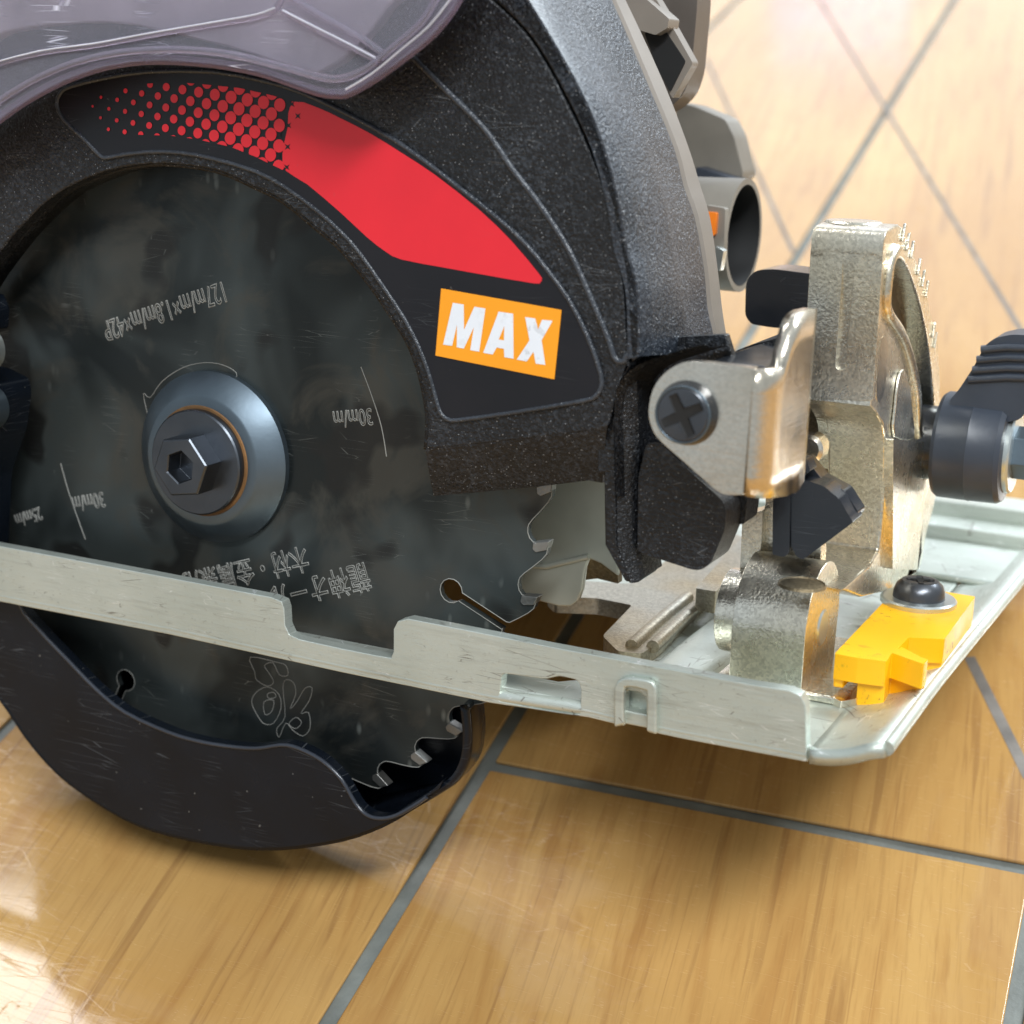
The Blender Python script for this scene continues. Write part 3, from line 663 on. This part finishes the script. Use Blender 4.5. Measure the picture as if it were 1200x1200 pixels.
slab("dust_duct", [plane(smoothline([Vector(p) for p in ((-60, 60), (10, 38), (90, 27), (160, 30), (230, 46), (300, 64), (345, 82), (380, 84), (420, 55), (455, 10), (480, -40), (300, -120), (-60, -60))], 2, True), -14.5)], (0, 3, 0), 'duct' if 'duct' in M else 'taupe', dc, .8)

# --- front bracket and its screw --------------------------------------------------
br = bpy.data.objects.new("pivot_bracket", None); C.objects.link(br); br.parent = saw
YB = -19.0
brp = [(883, 432), (870, 430), (845, 427), (815, 424), (797, 426), (778, 438), (765, 457), (760, 482), (764, 502), (774, 517), (800, 540), (825, 562), (843, 577), (855, 580), (871, 580)]
leg_px = smoothline([Vector(p) for p in brp], 3)
slab("bracket_plate", [plane(leg_px, YB)], (0, 2.0, 0), 'sheet', br, .35, 3)
# rounded bend and the leg running back
def zx(p): q = on(p[0], p[1], YB); return q.z
zt, zb = on(893, 433, YB), on(880, 580, YB)
xb = on(878, 500, YB).x; xl = on(906, 500, YB + 4.6).x
bend = []
for a in range(0, 91, 15):
    t = math.radians(a); bend.append((xb + (xl - xb) * math.sin(t), YB + 4.6 - 4.6 * math.cos(t)))
topc = [(q.y, q.z) for q in plane([(906, 432), (910, 424), (914, 412), (918, 399), (922, 383), (929, 370), (937, 364), (947, 362)], xl, 0)]
botc = [(q.y, q.z) for q in plane([(900, 582), (915, 580), (928, 574), (936, 560), (941, 545)], xl, 0)]
def interp(c, y):
    if y <= c[0][0]: return c[0][1]
    for (a, za), (b, zb_) in zip(c, c[1:]):
        if y <= b: return za + (zb_ - za) * (y - a) / (b - a)
    return c[-1][1]
yend = on(943, 450, xl, 0).y
rows = [(x, y, zt.z + (topc[0][1] - zt.z) * k / 6, zb.z + (botc[0][1] - zb.z) * k / 6) for k, (x, y) in enumerate(bend)]
y0 = YB + 4.6
for k in range(1, 15):
    y = y0 + (yend - y0) * k / 14; rows.append((xl, y, interp(topc, y), interp(botc, y)))
lofted("bracket_leg", [[Vector((x, y, t + (b - t) * q / 6)) for q in range(7)] for x, y, t, b in rows], 'sheet', br, thick=2.0, smooth=70)
sc0 = on(805, 484, YB)
scr = lathe("pivot_screw", [(0.001, -1.9), (2.0, -1.95), (3.5, -1.85), (4.0, -1.5), (4.25, -.9), (4.5, 0)], sc0, 'y', 'screw', br, 56)
tube("screw_rim", [sc0 + Vector((3.85 * math.cos(i * math.pi / 24), -1.65, 3.85 * math.sin(i * math.pi / 24))) for i in range(48)], .2, 'steelblue', scr, 6, True)
def cross_recess(c, r, axis, parent, rot=.5):
    bm = bmesh.new(); w1, L1_ = r * .14, r * .58
    base = [(w1, w1), (w1 * .8, L1_), (-w1 * .8, L1_), (-w1, w1), (-L1_, w1 * .8), (-L1_, -w1 * .8), (-w1, -w1), (-w1 * .8, -L1_), (w1 * .8, -L1_), (w1, -w1), (L1_, -w1 * .8), (L1_, w1 * .8)]
    rings = []
    for sc_, dep in ((1.18, -.12), (1.0, .0), (.55, .02)):
        ring = []
        for x, z in base:
            X, Z = (x * math.cos(rot) - z * math.sin(rot)) * sc_, (x * math.sin(rot) + z * math.cos(rot)) * sc_
            ring.append(bm.verts.new(Vector(c) + (Vector((X, dep, Z)) if axis == 'y' else Vector((X, Z, -dep)))))
        rings.append(ring)
    for a, b in zip(rings, rings[1:]):
        for i in range(12): bm.faces.new((a[i], a[(i + 1) % 12], b[(i + 1) % 12], b[i]))
    bm.faces.new(rings[-1])
    return finish("cross_recess", bm, 'darkhole', parent, 0)
cross_recess(sc0 + Vector((0, -1.98, 0)), 4.5, 'y', scr)
slab("bracket_liner", [[on(x, y, zt.z - 1.5, 2) for x, y in ((828, 424), (846, 416), (868, 409), (888, 402), (912, 398), (914, 415), (900, 430))]], (0, 0, -3), 'rubber', br, .8, 3)

# --- base plate ------------------------------------------------------------------
base = bpy.data.objects.new("base_plate", None); C.objects.link(base); base.parent = saw
ZB, ZT = -28.6, -26.4
YFL = -12.9
YEND = 134.0
# flat sheet with the blade opening; ramped up front edge
xs0 = -150
main = [(-150, -12.0), (111, -12.0), (111, YEND), (-150, YEND)]
opn = [(-140, -5.5), (68, -5.5), (70, -3.5), (70, 14), (66, 22), (64, 40), (46, 43), (-140, 43)]
slab("sheet_plate", [[Vector((x, y, ZB)) for x, y in main], [Vector((x, y, ZB)) for x, y in opn]], (0, 0, ZT - ZB), 'zinc', base, .3)
fr = []
for t in range(0, 9):
    u_ = t / 8; fr.append((110.5 + 9.5 * u_ + (1.0 if u_ == 1 else 0), 3.0 * u_ * u_))
ramp_rows = []
for x, dz in fr:
    row = []
    for y, pull in ((-12.9, .3), (-11.9, 0), (-9.5, 0), (-6, 0), (2, 0), (20, 0), (60, 0), (90, 0), (118, 0), (YEND, 0)):
        xx = x - pull * ((x - 110.5) / 9.5) ** 2
        row.append(Vector((xx + max(0, y - 20) * .018, y, ZB + 1.1 + dz)))
    ramp_rows.append(row)
lofted("front_ramp", ramp_rows, 'zinc', base, thick=2.2, smooth=25, bevel=.0)
tube("front_lip_edge", [p + Vector((0, 0, 0)) for p in smoothline(ramp_rows[-1][1:], 3)], 1.1, 'zinc', base, 12)
# side flange with notches, window and clip
ft = [(-60, 629), (0, 640), (60, 651), (150, 668), (240, 685), (318, 700), (330, 705), (333, 714), (334, 733), (339, 744), (350, 749), (400, 760), (440, 768), (458, 771), (461, 764), (461, 738), (466, 728), (478, 725)]
ft2 = [(560, 741), (640, 757), (720, 772), (800, 787), (880, 802), (925, 809), (938, 815), (944, 828)]
fb = [(945, 893), (880, 881), (800, 866), (758, 857), (757, 817), (750, 811), (736, 809), (731, 814), (731, 851), (690, 841), (575, 824), (400, 788), (200, 744), (0, 705), (-60, 694)]
def flp(P): return plane([Vector(p) for p in P], YFL)
hole1 = flp(roundpoly([(588, 789), (640, 796), (655, 792), (677, 797), (681, 806), (680, 838), (640, 832), (584, 822)], 5))
hole2 = flp(roundpoly([(731, 808), (754, 812), (753, 836), (742, 848), (733, 845)], 2))
flange = slab("side_flange", [flp(ft) + flp(ft2) + flp(fb), hole1], (0, 2.3, 0), 'zinc', base, .55, 3)
for seg in ([(944, 893), (880, 881), (800, 866), (761, 858)], [(729, 851), (690, 841), (575, 824), (400, 788), (200, 744), (0, 705), (-60, 694)]):
    tube("flange_bend", [p + Vector((0, 1.15, 1.0)) for p in flp(seg)], 1.22, 'zinc', base, 12)
# the bent-over clip beside the window: an arch of sheet standing proud
arch_o = [(719, 853), (719, 812), (723, 799), (734, 794), (758, 797), (767, 803), (769, 815), (769, 862)]
arch_i = [(757, 858), (758, 816), (753, 809), (736, 806), (731, 812), (731, 850)]
slab("flange_clip", [plane(smoothline([Vector(p) for p in arch_o], 2) + smoothline([Vector(p) for p in arch_i], 2), YFL - 1.1)], (0, 1.2, 0), 'zinc', base, .4, 3)
# nickel cast carrier lying on the sheet, with tongue and raised rib
def P3(pts, z): return [on(p[0], p[1], z, 2) for p in pts]
ZC = -23.8
car = roundpoly([(641, 690), (648, 682), (690, 681), (735, 684), (755, 678), (800, 640), (860, 625), (900, 640), (868, 660), (812, 712), (772, 752), (752, 766), (724, 763), (706, 745), (741, 709), (700, 701), (650, 699)], 4)
slab("cast_carrier", [P3(car, ZC)], (0, 0, -3.0), 'carrier', base, .7, 3)
rib_a = P3([(740, 757), (771, 729), (806, 700)], ZC + .2)
tube("carrier_rib", rib_a, 1.1, 'carrier', base, 10)
rib_b = P3([(765, 758), (789, 736), (818, 709)], ZC + .1)
tube("carrier_rib", rib_b, 1.1, 'carrier', base, 10)
slab("carrier_step", [P3(roundpoly([(815, 689), (839, 693), (878, 655), (884, 612), (860, 640)], 2), -19.5)], (0, 0, -4), 'carrier', base, .4, 2)
# pressed half-round bead in the sheet
bd = [Vector((84.5, y, ZT - 1.4)) for y in range(-10, 64, 4)]
rings = []
for p in bd: rings.append([p + Vector((6.4 * math.cos(t * math.pi / 16), 0, 4.6 * math.sin(t * math.pi / 16))) for t in range(17)])
lofted("pressed_bead", rings, 'zinc', base, smooth=60, caps=(False, False))
slab("bead_end", [[p for p in rings[0]]], (0, .4, 0), 'zinc', base, 0)
# far raised strip and a low swage across the sheet
slab("raised_strip", [[Vector((60, 112, ZT - .1)), Vector((119.5, 112, ZT - .1)), Vector((120.5, YEND - .3, ZT - .1)), Vector((60, YEND - .3, ZT - .1))]], (0, 0, 4.0), 'zinc', base, .8, 3)
slab("raised_strip", [[Vector((60, 122, ZT + 3.8)), Vector((120, 122, ZT + 3.8)), Vector((120, YEND - .6, ZT + 3.8)), Vector((60, YEND - .6, ZT + 3.8))]], (0, 0, 3.0), 'zinc', base, .8, 3)
slab("swage_line", [[Vector((96, 84, ZT - .1)), Vector((118.5, 84, ZT - .1)), Vector((118.9, 111, ZT - .1)), Vector((96, 111, ZT - .1))]], (0, 0, 1.4), 'zinc', base, .7, 3)

# --- bevel quadrant casting ---------------------------------------------------------
qd = bpy.data.objects.new("bevel_quadrant", None); C.objects.link(qd); qd.parent = saw
XR = 107.0
def yz(px, py, X=XR): p = on(px, py, X, 0); return (p.y, p.z)
prof = [(1053, 263), (1040, 270), (1036, 280), (1034, 300), (1030, 380), (1021, 466), (1020, 476), (1027, 484), (1035, 497), (1038, 520), (1037, 570), (1033, 620), (1030, 645), (1021, 661), (1000, 680), (987, 691)]
pyz = smoothline([Vector(yz(*p)) for p in prof], 2)
XL = 96.0
backy = 62
side = [Vector((XR, a.x, a.y)) for a in pyz]
left = [Vector((XL, a.x, a.y)) for a in pyz]
lofted("quadrant_front", [left, side], 'cast', qd, smooth=40, thick=0)
# side face (quadrant web) with its curved slot
arc_px = [(1053, 263), (1060, 268), (1064, 280), (1074, 305), (1082, 330), (1090, 360), (1097, 395), (1101, 430), (1102, 470), (1101, 520), (1098, 570), (1093, 600), (1086, 625), (1080, 660), (1074, 672)]
arc_s = smoothline([Vector(p) for p in arc_px], 3)
low = [Vector((1010, 700)), Vector((1050, 690))]
slot_px = [(1054, 303), (1049, 313), (1044, 335), (1043, 355), (1046, 368), (1056, 383), (1066, 402), (1074, 430), (1079, 460), (1081, 500), (1083, 530), (1090, 560), (1094, 572), (1097, 540), (1096, 500), (1094, 460), (1089, 410), (1079, 360), (1068, 325), (1060, 308)]
slot_s = smoothline([Vector(p) for p in slot_px], 2, True)
front_edge = [Vector(p) for p in prof]
web = slab("quadrant_web", [plane([Vector(p) for p in prof] + low + arc_s[::-1][:-1], XR, 0), plane(slot_s, XR, 0)], (-9.5, 0, 0), 'cast', qd, .5, 3)
slab("slot_shade_slab", [plane(smoothline([Vector(p) for p in slot_px], 2, True), XR - 3.5, 0)], (-1, 0, 0), 'castdark', qd, 0)  # dark slabs added so the slot's inside looks shaded
slab("slot_shade_slab", [plane([(1046, 300), (1062, 300), (1098, 400), (1104, 580), (1080, 580), (1062, 400), (1036, 360)], XR - 5.0, 0)], (-1, 0, 0), 'castdark', qd, 0)
# raised scale rim with graduation ticks and figures along the arc
rim = plane(smoothline([Vector(p) for p in ((1050, 292), (1043, 305), (1039, 335), (1038, 356), (1042, 370), (1053, 386), (1061, 404), (1069, 432), (1074, 462), (1076, 500), (1077, 512))], 3), XR + .2, 0)
tube("slot_rim", rim, .9, 'cast', qd, 8)
slab("lightening_pocket", [plane(smoothline([Vector(p) for p in ((1036, 393), (1031, 405), (1028, 440), (1027, 465), (1031, 472), (1037, 455), (1040, 420), (1040, 400))], 2, True), XR + .05, 0)], (-.3, 0, 0), 'sheet', qd, 0)
slab("pocket_panel", [plane(smoothline([Vector(p) for p in ((1056, 432), (1050, 445), (1046, 480), (1045, 512), (1068, 514), (1066, 480), (1062, 450))], 2, True), XR + .05, 0)], (.5, 0, 0), 'cast', qd, .3)
for i, (x, y) in enumerate(((1059, 272), (1064, 283), (1069, 292), (1077, 312), (1082, 326), (1086, 338), (1094, 386), (1096, 398))):
    c = on(x - 1, y, XR, 0); d = 1.0 if i % 2 else .7
    slab("scale_mark", [[c + Vector((0, -.9, -1.3)), c + Vector((0, .2, -1.6)), c + Vector((0, .9, 1.1)), c + Vector((0, -.1, 1.4))]], (.45, 0, 0), 'cast', web, .15)
# pad below the arc
slab("stop_pad", [plane(roundpoly([(1047, 514), (1089, 519), (1086, 560), (1075, 668), (1046, 667)], 2), XR + 1.4, 0)], (-1.5, 0, 0), 'cast', qd, .45, 3)
# front pillar box (the tall narrow face) with its shallow slot
pil = [(950, 300), (953, 278), (960, 266), (975, 259), (1000, 257), (1040, 261), (1041, 280), (1036, 300)]
YQ = yz(1030, 380)[0]
fx = roundpoly([(950, 290), (1035, 292), (1023, 470), (940, 466)], 3)
slab("pillar_face", [plane(fx, YQ - 1.3), plane(roundpoly([(989, 293), (1003, 294), (991, 432), (983, 434), (979, 430)], 2), YQ - 1.3)], (0, 1.5, 0), 'cast', qd, .5, 3)
lathe("pillar_top_boss", [(0.001, .6), (4.2, .6), (4.6, .3), (4.6, -3)], on(1000, 263, YQ + 7) , 'z', 'cast', qd, 40)
# lower left column of the casting and the knuckle
YK = 13.0
slab("casting_column", [plane(smoothline([Vector(p) for p in ((893, 575), (897, 583), (895, 598), (888, 604), (884, 640), (878, 690), (876, 712), (940, 712), (960, 690), (958, 600), (925, 560))], 2, True), YK + 3)], (0, 3, 0), 'cast', qd, .8, 3)
slab("column_rib", [plane(roundpoly([(870, 604), (894, 598), (892, 640), (886, 690), (880, 756), (864, 752), (866, 690)], 4), YK + 1)], (0, 5, 0), 'cast', qd, .9, 3)
kn = []
kc = yz(962, 735, 104.0); KR = 9.4
kprof = [(kc[0] + KR * .9, ZT)] + [(kc[0] + KR * math.cos(math.radians(a)), kc[1] + 1 + KR * math.sin(math.radians(a))) for a in range(0, 181, 10)] + [(kc[0] - KR, ZT)]
slab("hinge_knuckle", [[Vector((104.2, y, z)) for y, z in kprof]], (-11.5, 0, 0), 'cast', qd, .6, 3)
lathe("hinge_pin", [(0.001, .25), (2.6, .25), (2.9, .0)], (104.2, kc[0], kc[1]), 'x', 'washer', qd, 32)
kl = [(y_, z_) for y_, z_ in [(kc[0] + 6.6 * math.cos(math.radians(a)), kc[1] + .5 + 6.6 * math.sin(math.radians(a))) for a in range(0, 360, 12)]]
slab("knuckle_collar", [[Vector((92.8, y, z)) for y, z in kl]], (-4, 0, 0), 'cast', qd, .8, 3)
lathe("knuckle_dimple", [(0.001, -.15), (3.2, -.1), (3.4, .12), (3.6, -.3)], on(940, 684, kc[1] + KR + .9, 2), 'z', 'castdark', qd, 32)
slab("knuckle_base", [[Vector((88, 6, ZT)), Vector((110.5, 6, ZT)), Vector((110.5, 36, ZT)), Vector((88, 36, ZT))]], (0, 0, 1.3), 'cast', qd, .5, 2)
slab("gap_shade_slab", [plane([(915, 470), (968, 470), (972, 610), (915, 610)], 34)], (0, 2, 0), 'castdark', qd, 0)  # dark slab added to paint the shaded gap behind the bracket leg
# stub seen in the gap
lathe("stop_bolt_nub", [(2.4, 0), (2.4, -3.5), (1.8, -4), (0.001, -4.1)], on(955, 522, 30), 'y', 'sheet', qd, 24)

# --- rubber grip of the bevel stop --------------------------------------------------
gr = bpy.data.objects.new("stop_lever", None); C.objects.link(gr); gr.parent = saw
slab("grip_pad", [plane(roundpoly([(911, 548), (944, 537), (950, 552), (926, 568), (925, 648), (919, 653), (905, 650), (906, 560)], 3), 8)], (0, 3.5, 0), 'rubber', gr, .9, 3)
fan = [(929, 566), (950, 566), (968, 573), (985, 588), (997, 605), (940, 657), (934, 655), (927, 640)]
slab("grip_fan", [plane(roundpoly([(926, 567), (945, 563), (966, 570), (984, 585), (994, 603), (1000, 612), (941, 656), (933, 652), (927, 640)], 3), 8.5)], (0, 5.5, 0), 'rubber', gr, 1.2, 4)
slab("grip_crest", [plane(roundpoly([(944, 537), (962, 560), (990, 575), (1006, 600), (1004, 607), (996, 604), (980, 583), (960, 569), (940, 560)], 3), 12.5)], (0, 4.0, 0), 'rubber', gr, .9, 3)

# --- bevel lock knob --------------------------------------------------------------------
kb = bpy.data.objects.new("lock_knob", None); C.objects.link(kb); kb.parent = saw
kcn = on(1113, 521, 111.5, 0)
lathe("knob_spacer", [(6.5, -9), (6.5, -.5)], kcn, 'x', 'rubber', kb, 40)
lathe("knob_body", [(8.8, -1.6), (9.3, -.9), (9.3, 4.2), (9.4, 4.4), (9.3, 4.6), (9.2, 9.2), (8.7, 10.0), (7.4, 10.3)], kcn, 'x', 'bluerubber', kb, 72)
lathe("knob_washer", [(7.2, 10.0), (7.2, 11.0), (6.9, 11.3), (3.0, 11.3)], kcn, 'x', 'washer', kb, 56)
bm = bmesh.new()
for r0, x0 in ((5.3, 13.9), (5.3, 17.6)):
    pass
rr_ = [[bm.verts.new(kcn + Vector((x0, r0 * math.cos(i * math.pi / 3 + .3), r0 * math.sin(i * math.pi / 3 + .3)))) for i in range(6)] for r0, x0 in ((4.6, 11.2), (4.6, 14.4), (4.2, 14.8), (2.6, 14.8))]
for a, b in zip(rr_, rr_[1:]):
    for i in range(6): bm.faces.new((a[i], a[(i + 1) % 6], b[(i + 1) % 6], b[i]))
bm.faces.new(rr_[-1]); finish("knob_nut", bm, 'steelblue', kb, .2)
lathe("knob_stud", [(2.4, 14), (2.4, 17.5), (1.9, 18), (0.001, 18)], kcn, 'x', 'screw', kb, 24)
lev = roundpoly([(1112, 470), (1124, 456), (1141, 430), (1154, 405), (1166, 396), (1185, 392), (1240, 394), (1240, 440), (1212, 470), (1195, 492), (1150, 500), (1118, 488)], 5)
slab("knob_lever", [plane(lev, kcn.y - 5)], (0, 9, 0), 'bluerubber', kb, 2.4, 5)
for yy in (408, 420, 432, 443):
    tube("lever_ridge", plane([(1150 - (yy - 408) * .42, yy + 2), (1180, yy - 1), (1240, yy + 1)], kcn.y - 4.9), .75, 'bluerubber', kb, 8)

# --- yellow guide block with screw -----------------------------------------------------------
yb = bpy.data.objects.new("guide_block", None); C.objects.link(yb); yb.parent = saw
ZY = -18.6
def PY(p, z=ZY): return [on(q[0], q[1], z, 2) for q in p]
slab("guide_top", [PY(roundpoly([(978, 766), (1052, 688), (1060, 686), (1143, 699), (1107, 749), (1065, 747), (1052, 760), (1088, 773), (1082, 778), (1045, 765), (1039, 775), (1005, 771)], 1.5))], (0, 0, -4.0), 'yellow', yb, .45, 3)
slab("guide_pointer", [PY(roundpoly([(1007, 772), (1040, 775.5), (1046, 765), (1087, 774), (1055, 757), (1030, 745)], 1.2), ZY - .4)], (0, 0, -8.0), 'yellow', yb, .5, 3)
slab("guide_hook", [PY([(978.3, 768), (991, 769.5), (1003, 757), (990, 755)], ZY - .4)], (0, 0, -5.2), 'yellow', yb, .5, 3)
slab("guide_arm", [PY(roundpoly([(1064, 748), (1106, 750), (1142, 701), (1100, 697)], 1.2), ZY - .4)], (0, 0, -6.6), 'yellow', yb, .45, 3)
wc = on(1076, 706, ZY, 2)
lathe("guide_washer", [(0.001, 1.0), (6.0, 1.0), (6.3, .7), (6.3, 0)], wc, 'z', 'washer', yb, 56)
gs_ = lathe("guide_screw", [(0.001, 3.6), (1.9, 4.0), (3.0, 3.9), (3.8, 3.2), (4.2, 2.2), (4.3, 1.0)], wc, 'z', 'screw', yb, 48)
cross_recess(wc + Vector((0, 0, 3.95)), 3.4, 'z', gs_, .3)
slab("scale_plate", [P3(roundpoly([(948, 803), (1005, 740), (1030, 760), (1006, 818), (985, 822)], 3), -25.2)], (0, 0, -1.2), 'sheet', base, .4, 3)

# --- motor side parts behind ----------------------------------------------------------------
mo = bpy.data.objects.new("motor_housing", None); C.objects.link(mo); mo.parent = saw
slab("motor_shell", [plane(roundpoly([(700, -120), (834, -120), (833, 10), (826, 85), (818, 110), (800, 128), (770, 140), (700, 100)], 10), 62)], (0, -7, 0), 'motor', mo, 2.0, 4)
slab("motor_body", [plane(roundpoly([(690, -140), (818, -140), (812, 60), (800, 100), (700, 90)], 8), 100)], (0, -34, 0), 'motor', mo, 3.0, 4)
slab("housing_fin", [plane(roundpoly([(712, -40), (752, -30), (784, 24), (812, 74), (788, 116), (760, 60)], 3), 42)], (0, 3, 0), 'taupe', mo, .8, 3)
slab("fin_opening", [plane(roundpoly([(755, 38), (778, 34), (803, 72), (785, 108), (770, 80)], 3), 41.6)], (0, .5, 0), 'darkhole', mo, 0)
slab("fin_ledge", [plane(roundpoly([(722, -10), (745, -12), (784, 22), (782, 33), (768, 41), (745, 34), (728, 10)], 2), 39)], (0, 5, 0), 'taupe', mo, .8, 3)
slab("rear_bracket", [plane(roundpoly([(790, 120), (812, 124), (850, 140), (860, 160), (871, 203), (868, 212), (800, 210)], 5), 95)], (0, 8, 0), 'tube', mo, 1.0, 3)
slab("rear_clip", [plane(roundpoly([(815, 195), (868, 212), (866, 232), (815, 228)], 4), 90)], (0, 6, 0), 'bluerubber', mo, 1.0, 3)
nz = bpy.data.objects.new("dust_nozzle", None); C.objects.link(nz); nz.parent = saw
nc = on(872, 276, 70, 1)
ring_o, ring_i, ring_b, ring_f = [], [], [], []
axd = Vector((1, .05, 0)).normalized()
for i in range(48):
    a = 2 * math.pi * i / 48; e = Vector((0, math.cos(a), math.sin(a)))
    ring_o.append(nc + e * 10.4); ring_i.append(nc + e * 9.3); ring_b.append(nc + e * 9.8 - axd * 34); ring_f.append(nc + e * 8.6 - axd * 26)
nb = lofted("nozzle_tube", [ring_b, [p.lerp(q, .9) for p, q in zip(ring_b, ring_o)], ring_o, ring_i, ring_f], 'tube', nz, True, (True, True), smooth=50)
lofted("nozzle_bore", [[p + axd * .02 + (nc - p) * .01 for p in ring_i], [p + (nc - axd * 25 - p) * .03 for p in ring_f]], 'darkhole', nz, True, (False, True), smooth=50)
slab("nozzle_window", [plane(roundpoly([(826, 240), (850, 244), (848, 300), (832, 306)], 3), 58)], (0, 2, 0), 'tube', nz, .5)
slab("amber_lamp", [plane(roundpoly([(826, 248), (840, 249), (838, 276), (830, 278)], 3), 57)], (0, 2, 0), 'amber', nz, .5)
slab("latch", [plane(roundpoly([(838, 288), (848, 294), (844, 318), (838, 316)], 2), 56)], (0, 2, 0), 'washer', nz, .5)
dl = bpy.data.objects.new("depth_lever", None); C.objects.link(dl); dl.parent = saw
slab("lever_head", [plane(roundpoly([(874, 330), (884, 317), (905, 315), (960, 322), (965, 388), (905, 384), (880, 380), (873, 370)], 9), 48)], (0, 10, 0), 'rubber', dl, 2.2, 4)
slab("lever_link", [plane(roundpoly([(860, 412), (880, 404), (905, 398), (925, 390), (925, 440), (850, 430)], 5), 14)], (0, 14, 0), 'lug', dl, 1.5, 3)

for o in list(scene.objects):
    if o.type == 'EMPTY' and o.parent: o.empty_display_size = .01
